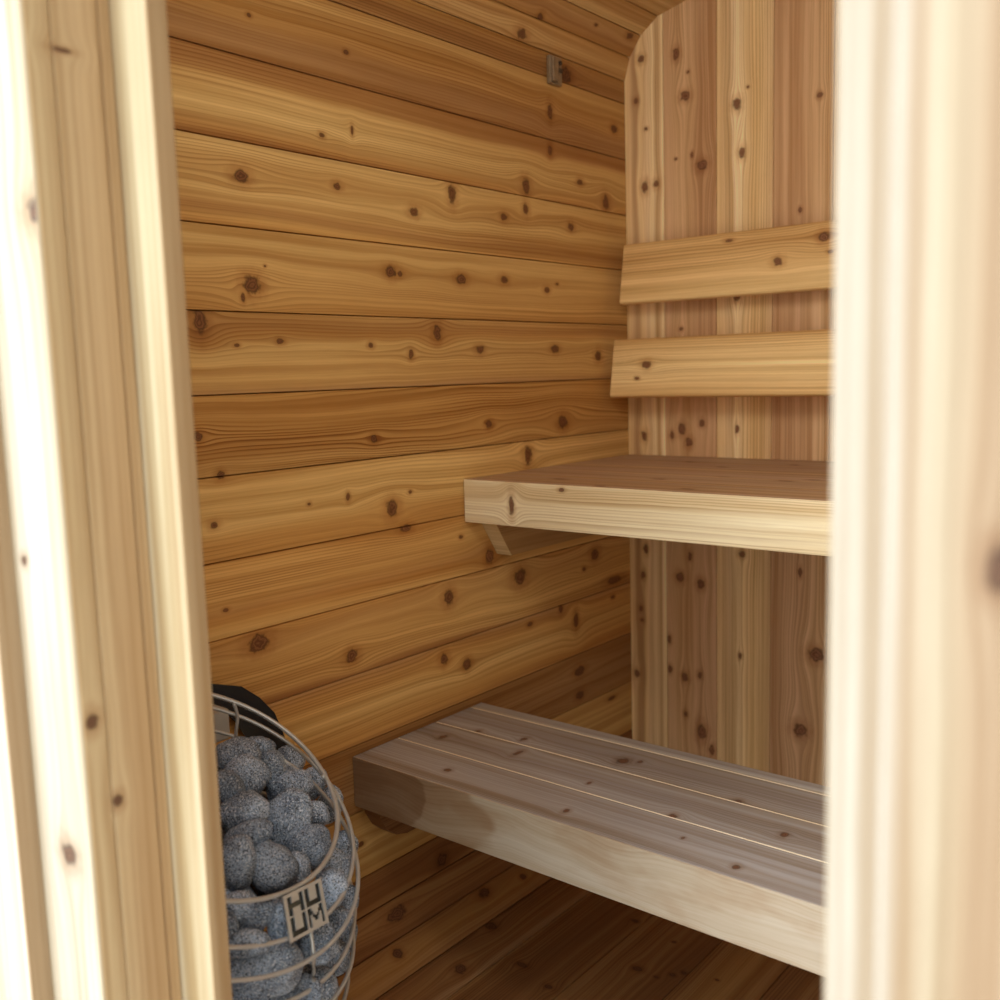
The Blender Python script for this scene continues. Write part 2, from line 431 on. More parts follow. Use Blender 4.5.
for i, (a, b) in enumerate(zip(xs[:-1], xs[1:])):
    kk = [k for k in KB if a-.004 <= k[1] <= b+.004]
    bd = BB[i] if i < 5 else BB[1+i % 4]
    mats.append(wood('cedar_back%d' % i, a, b, bd, kk, cath=0.004 if i in (0, 2) else 0.013, ring=.2 if i == 0 else .28, ufreq=.7, gain=1.42, sat=(1, 1.0, .96)))
    c = 0.0012; g = 0.005
    sec = [(a, YB+g), (a+.0004, YB+g), (a+c, YB), (b-c, YB), (b-.0004, YB+g), (b, YB+g)]
    for (p, q), (r, s) in zip(sec[:-1], sec[1:]):
        faces.append(([Vector((p, q, ZF)), Vector((r, s, ZF)), Vector((r, s, ZT)), Vector((p, q, ZT))], [(ZF, p), (ZF, r), (ZT, r), (ZT, p)], i))
    faces.append(([Vector((a, YB+.045, ZF)), Vector((a, YB+.045, ZT)), Vector((b, YB+.045, ZT)), Vector((b, YB+.045, ZF))], [(ZF, a), (ZT, a), (ZT, b), (ZF, b)], i))
o = mesh_obj('wall_back', faces, mats); o['kind'] = 'structure'

# ------------------------------------------------------------------ front wall with door opening, frame
DL, DR = -0.8, -0.197          # clear opening between the stops
JL, JR = -0.855, -0.142        # jamb faces
ZD = 0.74                      # head of the door
fm = [wood('cedar_front', -1.4, .4, [(0,'M'),(.3,'L'),(.6,'M'),(1,'L')], cath=.01, ufreq=.5),]
fc = []
YO = 0.445
def vboards(x0, x1, z0, z1):
    n = max(1, round((x1-x0)/.135)); w = (x1-x0)/n
    for k in range(n): fc.extend(slab(x0+k*w, x0+(k+1)*w, YO, YF, z0, z1, 'z', ch=.0015))
vboards(WL-.04, JL-.02, ZF-.04, ZT+.04)
vboards(JR+.02, WR+.04, ZF-.04, -0.85)
vboards(JR+.02, 0.0, -.85, .62); vboards(0.31, WR+.04, -.85, .62); vboards(JR+.02, WR+.04, .62, ZT+.04)
vboards(JL-.02, JR+.02, ZD+.02, ZT+.04)
o = mesh_obj('wall_front', fc, fm); fixn(o); o['kind'] = 'structure'
# narrow unseen side window, added to let more light into the sauna
wn = mesh_obj('added_window_1', slab(0.0, .022, YO+.01, YF-.01, -.85, .62, 'z')+slab(.288, .31, YO+.01, YF-.01, -.85, .62, 'z')
              +slab(.022, .288, YO+.01, YF-.01, -.85, -.825, 'x')+slab(.022, .288, YO+.01, YF-.01, .595, .62, 'x'), fm)
fixn(wn); wn['kind'] = 'structure'
gl = bpy.data.materials.new('clear_glass'); gl.use_nodes = True
t = NT(gl.node_tree); t.n.clear(); oo = t.node('ShaderNodeOutputMaterial'); mx = t.node('ShaderNodeMixShader'); mx.inputs[0].default_value = .08
tr = t.node('ShaderNodeBsdfTransparent'); gg = t.node('ShaderNodeBsdfGlossy'); gg.inputs['Roughness'].default_value = .02
t.l.new(tr.outputs[0], mx.inputs[1]); t.l.new(gg.outputs[0], mx.inputs[2]); t.l.new(mx.outputs[0], oo.inputs[0])
added_pane = mesh_obj('added_pane', slab(.022, .288, .468, .474, -.825, .595, 'z', ch=.001), [gl]); added_pane.parent = wn

door = root('door_1', ((JL+JR)/2, .49, ZF)); door['kind'] = 'structure'
ZB = ZF-.02
def hit_pl(Y):
    return lambda x, y: (onY(x, y, Y).z, onY(x, y, Y).x)
def jk(pts, Y):
    r = []
    for (x, y, rx, ry) in pts:
        p = onY(x, y, Y); q = onY(x+2, y, Y); w = onY(x, y+2, Y)
        r.append((p.z, p.x, abs(w.z-p.z)/2*ry, abs(q.x-p.x)/2*rx))
    return r
def jkx(pts, X):
    r = []
    for (x, y, rx, ry) in pts:
        p = onX(x, y, X); q = onX(x+2, y, X); w = onX(x, y+2, X)
        r.append((p.z, p.y, abs(w.z-p.z)/2*ry, abs(q.y-p.y)/2*rx))
    return r
def part(name, faces, mats, par, label=None):
    o = mesh_obj(name, faces, mats); fixn(o); adopt(o, par)
    if label: o['label'] = label
    return o
LT = [(0,'Y'),(.4,'C'),(.96,'Y'),(1,'T')]  # last tone puts the shade of the stop's side face into the colour
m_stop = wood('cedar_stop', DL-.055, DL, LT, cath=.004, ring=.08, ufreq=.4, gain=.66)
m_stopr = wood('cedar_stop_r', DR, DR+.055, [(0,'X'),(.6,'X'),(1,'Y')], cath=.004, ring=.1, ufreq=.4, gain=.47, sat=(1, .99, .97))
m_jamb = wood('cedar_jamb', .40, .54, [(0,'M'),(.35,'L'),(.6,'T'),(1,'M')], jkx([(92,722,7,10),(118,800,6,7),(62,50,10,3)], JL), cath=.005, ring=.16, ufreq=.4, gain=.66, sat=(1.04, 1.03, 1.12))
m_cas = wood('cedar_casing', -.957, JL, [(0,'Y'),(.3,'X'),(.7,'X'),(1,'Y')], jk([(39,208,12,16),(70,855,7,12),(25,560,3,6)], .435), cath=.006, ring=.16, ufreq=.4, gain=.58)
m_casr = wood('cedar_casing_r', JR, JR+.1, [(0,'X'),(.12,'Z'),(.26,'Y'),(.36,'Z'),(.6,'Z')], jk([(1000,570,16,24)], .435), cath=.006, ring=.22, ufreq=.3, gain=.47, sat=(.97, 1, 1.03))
m_out = wood('cedar_outer', -1.07, -.957, [(0,'Y'),(.4,'X'),(.95,'X'),(1,'T')], gain=.60, cath=.006, ring=.12, ufreq=.4)  # tan end tone paints the trim's reveal side as shaded
# stops
part('door_stop', slab(DL-.06, DL, .517, YS, ZB, ZD, 'z', ch=.001), [m_stop], door)
part('door_stop', slab(DR, DR+.06, .517, YS, ZB, ZD, 'z', ch=.001), [m_stopr], door)
part('door_stop', slab(DL, DR, .517, YS, ZD-.02, ZD+.035, 'x', ch=.001), [m_stop], door)
# jamb: three boards making the depth of the reveal
part('jamb', slab(JL-.03, JL-.0012, .5045, .517, ZB, ZD+.02, 'z', ch=.0015)+slab(JL-.03, JL, .4595, .5035, ZB, ZD+.02, 'z', ch=.0015)
     +slab(JL-.03, JL+.0004, .436, .459, ZB, ZD+.02, 'z', ch=.0015), [m_jamb], door)
part('jamb', slab(JR, JR+.03, .436, .517, ZB, ZD+.02, 'z', ch=.0015), [m_jamb], door)
part('door_head', slab(JL-.03, JR+.03, .436, .517, ZD+.02, ZD+.05, 'x', ch=.0015), [m_jamb], door)
# casings
part('casing', slab(-.957, JL-.0005, .4345, .4465, ZB, ZD+.02, 'z', ch=.001), [m_cas], door)
part('casing', slab(JR, JR+.1, .4345, .4465, ZB, ZD+.02, 'z', ch=.001), [m_casr], door)
part('casing', slab(-.957, JR+.1, .4345, .4465, ZD+.02, ZD+.12, 'x', ch=.001), [m_cas], door)
part('threshold', slab(JL, JR, .436, YS, ZB, ZF+.01, 'x', ch=.003), [m_jamb], door)
o = mesh_obj('trim_3', slab(-1.07, -.9572, .4138, .4448, ZB, ZT+.04, 'z', ch=.001), [m_out]); fixn(o); o['kind'] = 'structure'
o = mesh_obj('trim_4', slab(JR+.1002, JR+.213, .4138, .4448, ZB, ZT+.04, 'z', ch=.001), [m_out]); fixn(o); o['kind'] = 'structure'

# ------------------------------------------------------------------ ground outside
gm = plain('pale_gravel', srgb(222, 218, 208), .9, bump=40)
gv = 6.0
bm = bmesh.new(); bmesh.ops.create_grid(bm, x_segments=24, y_segments=24, size=gv)
for v in bm.verts: v.co.z += 0.01*mnoise.noise(v.co*2.0)
o = bm_obj('ground', bm, gm, smooth=True); o.location = (0, -2.0, ZF-.2); o['kind'] = 'structure'

# ------------------------------------------------------------------ benches
def hitZ(Z): return lambda x, y: (onZ(x, y, Z).x, onZ(x, y, Z).y)
def hitYf(Y): return lambda x, y: (onY(x, y, Y).x, onY(x, y, Y).z)
LBZ, UBZ = -0.702, -0.2165
# lower bench
K_LB = [(443,737,5,3),(476,732,4,3),(524,739,5,3),(518,753,5,4),(448,770,6,2.5),(623,761,9,4),(566,811,5,3.2),(589,783,3,2),(672,816,6,3.5),
        (737,802,6,3.2),(673,817,6,3.2),(784,835,6.5,3.2),(683,838,3,1.6),(736,867,7,3),(640,762,4,2)]
KL = knotlist(K_LB, hitZ(LBZ))
KL = [(a, b, ru*.8, rv*.9) for a, b, ru, rv in KL]
lower = root('sauna_bench', ((WL+WR)/2, 1.38, LBZ-.09))
tag(lower, 'lower cedar bench with weathered greyish plank seat, spanning the front of the sauna', 'bench')
ys = [1.2040, 1.320, 1.430, 1.538, 1.575]
mats = []; faces = []
GB = [[(0,'H'),(.3,'G'),(.6,'H'),(1,'G')], [(0,'G'),(.5,'H'),(1,'G')], [(0,'G'),(.5,'H'),(1,'G')], [(0,'W'),(.5,'G'),(1,'G')]]
for i, (a, b) in enumerate(zip(ys[:-1], ys[1:])):
    mats.append(wood('bench_top%d' % i, a, b, GB[i], [k for k in KL if a <= k[1] <= b], cath=.006, ring=.22, ufreq=.6, rough=.5))
    faces += slab(WL+.002, WR-.002, a+.0006, b-.0006, LBZ-.024, LBZ, 'x', mi=i, ch=.0011)
def lighten(faces, zt, mi, ch, both=0.0):  # paints the light caught by the seat chamfers as a paler material
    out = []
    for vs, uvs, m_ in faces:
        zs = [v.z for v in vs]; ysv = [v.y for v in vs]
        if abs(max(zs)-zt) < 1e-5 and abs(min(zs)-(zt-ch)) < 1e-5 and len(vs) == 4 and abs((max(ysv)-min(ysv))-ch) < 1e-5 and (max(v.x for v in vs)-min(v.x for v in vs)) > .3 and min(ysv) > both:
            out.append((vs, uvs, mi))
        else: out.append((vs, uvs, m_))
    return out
mats.append(wood('bench_edge_highlight', -2, 2, [(0,'Y'),(1,'Y')], cath=.01, ring=.02))
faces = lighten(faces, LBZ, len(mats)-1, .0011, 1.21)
part('seat', faces, mats, lower, 'weathered grey-brown plank seat')
def fascia_stain(t, u, v, col):
    # damp darker left end with a curled wavy edge, cream figure further right
    n = t.noise(t.vec(t.m('MULTIPLY', u, 6.0), t.m('MULTIPLY', v, 13.0), 2.0), 1.0, 2.0)
    uu = t.m('ADD', u, t.m('MULTIPLY', t.m('SUBTRACT', n, .5), .22))
    dv = t.m('DIVIDE', t.m('SUBTRACT', v, -.748), .05)
    uu = t.m('ADD', uu, t.m('MULTIPLY', t.m('MULTIPLY', dv, dv), .02))
    col = t.mix(t.mr(uu, -1.190, -1.178, 0.85, 0.0), col, t.mix(1.0, col, (.66, .56, .49, 1), 'MULTIPLY'))
    col = t.mix(t.mr(uu, -1.05, -1.02, 0.9, 0.0), col, t.mix(1.0, col, (.74, .63, .53, 1), 'MULTIPLY'))
    sw = t.noise(t.vec(t.m('MULTIPLY', u, 7.0), t.m('MULTIPLY', v, 16.0), 8.0), 1.0, 3.0, .55)
    return t.mix(t.mr(sw, .44, .62, .0, .5), col, t.mix(1.0, col, (.80, .66, .54, 1), 'MULTIPLY'))
mf = wood('bench_fascia', LBZ-.093, LBZ-.002, [(0,'W'),(.5,'W'),(1,'W')], cath=.03, ring=.10, streak=.45, gain=.86, sat=(1, .98, .96), ufreq=3.0, stain=fascia_stain, rough=.5)
LB_F0, LB_F1 = 1.2015, 1.2265
part('fascia', extr(lsec(1.2015, LBZ, LBZ-.096), WL+.003, WR-.003)
     , [mf], lower, 'pale cream front board with wavy grain and a damp darker left end')
part('fascia', slab(WL+.003, WR-.003, 1.5505, 1.575, LBZ-.091, LBZ-.0245, 'x', ch=.001), [mats[2]], lower)
mled = wood('ledger', -1, 1, [(0,'D'),(.5,'B'),(1,'D')], cath=.01, gain=.75)
mled3 = wood('ledger_side', -1, 1, [(0,'B'),(.5,'O'),(1,'B')], cath=.01, gain=.9)
mled2 = wood('ledger_up', -1, 1, [(0,'L'),(.5,'L'),(1,'L')], cath=.01)
def ledger(par, y0, y1, z0, z1, slant, mats, rounded=False):
    x0, x1 = WL+.001, WL+.041
    if rounded:
        pr = [(y0, z1), (y0, z0+.080), (y0+.006, z0+.055), (y0+.022, z0+.028), (y0+.046, z0+.008), (y0+slant, z0)]
    else:
        pr = [(y0, z1), (y0+slant, z0)]
    pr += [(y1, z0), (y1, z1)]
    f = []
    n = len(pr)
    for sgn, X in ((0, x0), (1, x1)):
        f.append(([Vector((X, a, b)) for a, b in pr], [(a, b) for a, b in pr], 0))
    for i in range(n):
        (a, b), (c, d) = pr[i], pr[(i+1) % n]
        mi = 1 if (not rounded and i == 0) else 0
        f.append(([Vector((x0, a, b)), Vector((x1, a, b)), Vector((x1, c, d)), Vector((x0, c, d))], [(x0, a), (x1, a), (x1, c), (x0, c)], mi))
    return part('support_cleat', f, mats, par)
ledger(lower, 1.2225, 1.55, LBZ-.176, LBZ-.0245, .075, [mled, mled], True)
# mirrored cleat on the right wall
part('support_cleat', slab(WR-.04, WR-.002, 1.23, 1.55, LBZ-.12, LBZ-.0245, 'y'), [mled], lower)

# upper bench
upper = root('sauna_bench', ((WL+WR)/2, 1.85, UBZ-.087))
tag(upper, 'upper cedar bench with straw-coloured front board, against the back wall under the backrest boards', 'bench')
K_UB = [(659,479,6,1.3),(722,467,8,1.3),(722,477,7,1.2),(786,481,7,1.3),(814,480,7,1.3),(794,465,7,1.2),(687,489,7,1.2),(600,486,5,1.2),(628,466,5,1),(690,462,6,1),(560,479,5,1)]
KU = knotlist(K_UB, hitZ(UBZ)); KU = [(a, b, .013, .006) for a, b, ru, rv in KU]
ys = [1.5425, 1.665, 1.79, 1.915, 2.04, 2.180]
mats = []; faces = []
UBB = [[(0,'P'),(.5,'T'),(1,'P')], [(0,'T'),(.5,'P'),(1,'V')], [(0,'P'),(.5,'P'),(1,'T')], [(0,'V'),(.5,'P'),(1,'P')], [(0,'P'),(.5,'V'),(1,'P')]]
for i, (a, b) in enumerate(zip(ys[:-1], ys[1:])):
    mats.append(wood('upper_top%d' % i, a, b, UBB[i], [k for k in KU if a <= k[1] <= b], cath=.006, ring=.3, ufreq=.6, rough=.55, sat=(1.0, 1.1, 1.35)))
    faces += slab(WL+.002, WR-.002, a+.0006, b-.0006, UBZ-.024, UBZ, 'x', mi=i, ch=.0010)
mats.append(wood('upper_edge_highlight', -2, 2, [(0,'M'),(1,'M')], cath=.01, ring=.02))  # painted highlight along the upper plank edges
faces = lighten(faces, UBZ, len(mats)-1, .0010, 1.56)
part('seat', faces, mats, upper, 'reddish brown plank seat')
KUF = knotlist([(511,506,2.6,11),(561,490,3,2)], hitYf(1.5385))
muf = wood('upper_fascia', UBZ-.088, UBZ, [(0,'C'),(.3,'C'),(.62,'C'),(.8,'L'),(1,'C')], KUF, cath=.006, ring=.3, ufreq=.8, streak=.7, sat=(1.08, 1.12, 1.22))
# first plank edge + fascia share the straw look: fascia runs the full height in front of the planks
part('fascia', extr(lsec(1.540, UBZ, UBZ-.0885), WL+.0035, WR-.0035), [muf], upper, 'straw-coloured front board')
ledger(upper, 1.566, 2.180, UBZ-.172, UBZ-.054, .078, [mled3, mled2])
part('support_cleat', slab(WR-.04, WR-.002, 1.59, 2.158, UBZ-.12, UBZ-.0245, 'y'), [mled], upper)

# ------------------------------------------------------------------ backrest: two leaning boards on hidden battens
br = root('backrest', (-.8, 2.12, UBZ+.14))
tag(br, 'cedar backrest of two horizontal boards, leaning on the back wall above the upper bench', 'backrest')
def bboard(z0, z1, y0, y1, xl, kn, bands, nm):
    """front face from (y0,z0) to (y1,z1), rounded edges"""
    L = math.hypot(z1-z0, y1-y0); tz, ty = (z1-z0)/L, (y1-y0)/L
    th = .022; sec = []
    r = .006
    for (cs, cd, a0) in ((r, r, 180), (L-r, r, 270), (L-r, th-r, 0), (r, th-r, 90)):
        for k in range(5):
            an = math.radians(a0+22.5*k); sec.append((cs+r*math.cos(an), cd+r*math.sin(an)))
    f = []; n = len(sec)
    def P(x, s, d): return Vector((x, y0+ty*s+tz*d, z0+tz*s-ty*d))
    xr = WR-.05
    for i in range(n):
        s, d = sec[i]; s2, d2 = sec[(i+1) % n]
        f.append(([P(xl, s, d), P(xr, s, d), P(xr, s2, d2), P(xl, s2, d2)], [(xl, z0+s), (xr, z0+s), (xr, z0+s2), (xl, z0+s2)], 0))
    for X in (xl, xr): f.append(([P(X, s, d) for s, d in sec], [(X*.5+d, z0+s) for s, d in sec], 0))
    kk = knotlist(kn, lambda x, y: (onY(x, y, (y0+y1)/2).x, onY(x, y, (y0+y1)/2).z))
    o = part('backrest_board', f, [wood(nm, z0, z1, bands, kk, cath=.014, ring=.3, ufreq=.8, gain=1.32, sat=(1, .99, .9))], br)
    return o
bboard(.1565, .299, 2.098, 2.122, -1.324, [(778,261,5,4.5),(823,236,5.5,5.5),(727,239.5,4,2),(830,251,3,2)], [(0,'L'),(.4,'M'),(.7,'M'),(1,'M')], 'backrest_top')
bboard(-.0665, .0715, 2.062, 2.086, -1.332, [(646,364,4.5,4),(638,378,2.5,1.6)], [(0,'M'),(.5,'L'),(1,'M')], 'backrest_low')
mb = wood('batten', -2, 2, [(0,'D'),(1,'B')])
for X in (-1.12, -.62, -.1):
    X0 = X-.0
    f = []
    pr = [(2.088, -.10), (2.146, .32), (2.183, .32), (2.183, -.10)]
    for XX in (X0, X0+.03): f.append(([Vector((XX, a, b)) for a, b in pr], pr, 0))
    for i in range(4):
        (a, b), (c, d) = pr[i], pr[(i+1) % 4]
        f.append(([Vector((X0, a, b)), Vector((X0+.03, a, b)), Vector((X0+.03, c, d)), Vector((X0, c, d))], [(X0, a), (X0+.03, a), (X0+.03, c), (X0, c)], 0))
    if X > -.7: part('support_batten', f, [mb], br)

# ------------------------------------------------------------------ small grey clip on the left wall
clip = root('wall_clip', (WL, 1.885, .656))
tag(clip, 'small grey plastic clip screwed to the upper left wall near the back corner', 'clip')
mcl = plain('grey_plastic', srgb(142, 120, 92), .35, 0.0, .5, 80)
mcd = plain('dark_slot', srgb(74, 58, 44), .6)
part('clip_body', slab(WL+.0, WL+.012, 1.862, 1.908, .628, .688, 'z', ch=.003), [mcl], clip)
part('clip_body', slab(WL+.012, WL+.019, 1.864, 1.885, .631, .685, 'z', ch=.002), [mcl], clip)
part('slot', slab(WL+.012, WL+.017, 1.887, 1.904, .654, .664, 'y', ch=.002), [mcd], clip)
bm = bmesh.new(); bmesh.ops.create_cone(bm, cap_ends=True, segments=20, radius1=.005, radius2=.004, depth=.004)
bmesh.ops.rotate(bm, verts=bm.verts, cent=(0, 0, 0), matrix=Matrix.Rotation(math.pi/2, 3, 'Y')); bmesh.ops.translate(bm, verts=bm.verts, vec=(WL+.014, 1.898, .675))
o = bm_obj('screw', bm, mcd); adopt(o, clip)

# ------------------------------------------------------------------ heater
steel = bpy.data.materials.new('brushed_steel'); steel.use_nodes = True
t = NT(steel.node_tree); bs = t.n['Principled BSDF']
tc = t.node('ShaderNodeTexCoord'); nz = t.noise(tc.outputs['Object'], 40, 2)
t.l.new(t.mix(nz, srgb(178, 180, 180), srgb(205, 206, 206)), bs.inputs['Base Color']); bs.inputs['Metallic'].default_value = .4; bs.inputs['Roughness'].default_value = .35
blackm = bpy.data.materials.new('black_enamel'); blackm.use_nodes = True
t = NT(blackm.node_tree); bs = t.n['Principled BSDF']; tc = t.node('ShaderNodeTexCoord')
t.l.new(t.mix(t.noise(tc.outputs['Object'], 30, 2), srgb(18, 20, 24), srgb(30, 32, 36)), bs.inputs['Base Color']); bs.inputs['Roughness'].default_value = .12
AZ = .239
RINGS = [(-1.114, .7344, -.5336, .58, .185), (-1.1013, .7248, -.5631, .58, .2060), (-1.097, .7160, -.595, .55, .2130), (-1.1108, .7290, -.6640, .50, .2011),
         (-1.1149, .7300, -.7220, .43, .1944), (-1.122, .732, -.782, .36, .184), (-1.130, .733, -.838, .28, .166), (-1.138, .734, -.885, .19, .141), (-1.144, .735, -.925, .1, .105), (-1.148, .735, -.95, 0, .06)]
heater = root('sauna_heater', (-1.14, .735, -.95))
tag(heater, 'egg-shaped steel wire sauna heater filled with grey stones, beside the door frame on the left', 'sauna heater')
def ring_pt(r, th, dr=0.0):
    cx, cy, cz, t, rr = r
    n = Vector((math.sin(t)*math.cos(AZ), math.sin(t)*math.sin(AZ), math.cos(t)))
    e2 = Vector((-math.sin(AZ), math.cos(AZ), 0)); e1 = e2.cross(n)
    return Vector((cx, cy, cz))+(e1*math.cos(th)+e2*math.sin(th))*(rr+dr)
def tube(bm, pts, rad, closed=False, seg=8):
    n = len(pts); rings = []
    for i, p in enumerate(pts):
        a = pts[(i-1) % n] if (closed or i > 0) else p; b = pts[(i+1) % n] if (closed or i < n-1) else p
        d = (b-a).normalized(); up = Vector((0, 0, 1)) if abs(d.z) < .9 else Vector((1, 0, 0))
        s = d.cross(up).normalized(); w = s.cross(d)
        rings.append([bm.verts.new(p+(s*math.cos(2*math.pi*k/seg)+w*math.sin(2*math.pi*k/seg))*rad) for k in range(seg)])
    for i in range(n if closed else n-1):
        A, B = rings[i], rings[(i+1) % n]
        for k in range(seg): bm.faces.new((A[k], A[(k+1) % seg], B[(k+1) % seg], B[k]))
    if not closed:
        bm.faces.new(rings[0][::-1]); bm.faces.new(rings[-1])
for i, r in enumerate(RINGS):
    bm = bmesh.new(); tube(bm, [ring_pt(r, 2*math.pi*k/96) for k in range(96)], .0034 if i == 0 else .0030, True)
    adopt(bm_obj('basket_ring', bm, steel), heater)
# front azimuth where the vertical rods run (front rod passes under the plate)
def smooth_path(P):
    out = []
    for i in range(len(P)-1):
        p0 = P[max(i-1, 0)]; p1 = P[i]; p2 = P[i+1]; p3 = P[min(i+2, len(P)-1)]
        for k in range(6):
            q = k/6.0
            out.append(.5*((2*p1)+(p2-p0)*q+(2*p0-5*p1+4*p2-p3)*q*q+(-p0+3*p1-3*p2+p3)*q**3))
    out.append(P[-1]); return out
TH0 = 0.0
def th_for_px(r, x, y):
    return min((2*math.pi*k/720 for k in range(720)), key=lambda th: (lambda q: (q[0]-x)**2+(q[1]-y)**2)(proj(ring_pt(r, th))))
th_front = th_for_px(RINGS[3], 305, 972)
for k in range(6):
    a = th_front+(0, 1.25, 2.25, 3.3, 4.2, 5.2)[k]
    start = 1 if k == 0 else 0
    bm = bmesh.new(); tube(bm, smooth_path([ring_pt(r, a, -.004) for r in RINGS[start:]]), .0027)
    adopt(bm_obj('basket_rod', bm, steel), heater)
# black wall plate (a band bent around the back of the basket)
XPL = WL+.012
outer = [(150, 690), (180, 685), (205, 683), (240, 686), (258, 697), (273, 712), (281, 730), (288, 752), (291, 790), (291, 840), (288, 890)]
inner = [(150, 712), (180, 712), (205, 712), (226, 714), (234, 721), (240, 730), (247, 741), (255, 754), (262, 792), (262, 840), (262, 890)]
po = [onX(x, y, XPL) for x, y in outer]; pi = [onX(x, y, XPL) for x, y in inner]
bm = bmesh.new()
vo = [bm.verts.new(p) for p in po]; vi = [bm.verts.new(p) for p in pi]
for i in range(len(vo)-1): bm.faces.new((vo[i], vo[i+1], vi[i+1], vi[i]))
g = bmesh.ops.extrude_face_region(bm, geom=list(bm.faces))
bmesh.ops.translate(bm, verts=[v for v in g['geom'] if isinstance(v, bmesh.types.BMVert)], vec=(.004, 0, 0))
bmesh.ops.recalc_face_normals(bm, faces=bm.faces)
adopt(bm_obj('wall_plate', bm, blackm, smooth=False), heater)
f = slab(WL+.001, -1.30, .79, .81, -.86, -.55, 'z')+slab(WL+.001, -1.30, .65, .67, -.86, -.60, 'z')
part('wall_bracket', f, [blackm], heater)
p = onX(216, 722, -1.29)
part('control_box', slab(-1.315, -1.27, p.y-.035, p.y+.012, p.z-.025, p.z+.022, 'z', ch=.003), [steel], heater)
# inner core so one cannot look through
mcore = plain('dark_core', srgb(26, 26, 28), .9, bump=80)
bm = bmesh.new(); bmesh.ops.create_icosphere(bm, subdivisions=4, radius=1)
for v in bm.verts:
    v.co = Vector((v.co.x*.075, v.co.y*.075, v.co.z*.12))*(1+.10*mnoise.noise(v.co*4))
    v.co += Vector((-1.142, .735, -.76))
adopt(bm_obj('inner_core', bm, mcore), heater)
# plate with cut-out letters
NG = 27
LET = {'H': lambda x, y: x < 3 or x >= 8 or 4 <= y < 7, 'U': lambda x, y: x < 3 or x >= 8 or y >= 8,
       'M': lambda x, y: x < 2 or x >= 9 or (y < 8 and (abs(x-(1+y*.62)) <= 1.1 or abs(x-(9-y*.62)) <= 1.1))}
grid = [[0]*NG for _ in range(NG)]
for (L, r0, c0) in (('H', 2, 2), ('U', 2, 14), ('U', 14, 2), ('M', 14, 14)):
    for i in range(11):
        for j in range(11): grid[r0+i][c0+j] = int(LET[L](j, i))
r1 = RINGS[0]
QUAD = [(281.6, 896.3), (320, 879.3), (327.5, 921.8), (290, 944.8)]
P0 = ring_pt(r1, th_for_px(r1, 301, 884), .009)
r2_ = RINGS[1]
P2 = ring_pt(r2_, th_for_px(r2_, 308, 931), .010)
tang = ring_pt(r1, th_for_px(r1, 318, 874), .009)-ring_pt(r1, th_for_px(r1, 284, 892), .009)
nrm = tang.cross(P2-P0).normalized()
if nrm.x < 0: nrm = -nrm
q = [wd(x, y)*(P0.dot(nrm)/wd(x, y).dot(nrm)) for x, y in QUAD]
SZ = ((q[1]-q[0]).length+(q[2]-q[3]).length)/2; SZH = ((q[3]-q[0]).length+(q[2]-q[1]).length)/2
across = ((q[1]-q[0])+(q[2]-q[3])).normalized()
down = ((q[3]-q[0])+(q[2]-q[1])); down.normalize()
O_ = sum(q, Vector())/4-across*SZ/2-down*SZH/2
bm = bmesh.new(); c = SZ/NG; ch_ = SZH/NG; cache = {}
def gv_(i, j, k):
    key = (i, j, k)
    if key not in cache: cache[key] = bm.verts.new(O_+across*c*j+down*ch_*i+nrm*(.0025*k))
    return cache[key]
def solid(i, j): return 0 <= i < NG and 0 <= j < NG and grid[i][j] == 0
for i in range(NG):
    for j in range(NG):
        if not solid(i, j): continue
        for k in (0, 1): bm.faces.new((gv_(i, j, k), gv_(i+1, j, k), gv_(i+1, j+1, k), gv_(i, j+1, k)))
        for (di, dj, a, b) in ((-1, 0, (i, j), (i, j+1)), (1, 0, (i+1, j), (i+1, j+1)), (0, -1, (i, j), (i+1, j)), (0, 1, (i, j+1), (i+1, j+1))):
            if not solid(i+di, j+dj): bm.faces.new((gv_(*a, 0), gv_(*b, 0), gv_(*b, 1), gv_(*a, 1)))
bmesh.ops.recalc_face_normals(bm, faces=bm.faces)
o = bm_obj('name_plate', bm, steel, smooth=False); adopt(o, heater); o['label'] = 'square steel plate with cut-out letters HU over UM'

bm = bmesh.new()
cr_ = [O_+across*a+down*b-nrm*.0008 for a, b in ((.002, .002), (SZ-.002, .002), (SZ-.002, SZH-.002), (.002, SZH-.002))]
f_ = bm.faces.new([bm.verts.new(p) for p in cr_]); g = bmesh.ops.extrude_face_region(bm, geom=[f_])
bmesh.ops.translate(bm, verts=[v for v in g['geom'] if isinstance(v, bmesh.types.BMVert)], vec=-nrm*.001)
bmesh.ops.recalc_face_normals(bm, faces=bm.faces)
pb = bm_obj('letter_shade', bm, blackm, smooth=False); pb.parent = o; pb.matrix_parent_inverse = Matrix.Identity(4)  # added dark sheet standing in for shade behind the cut-out letters
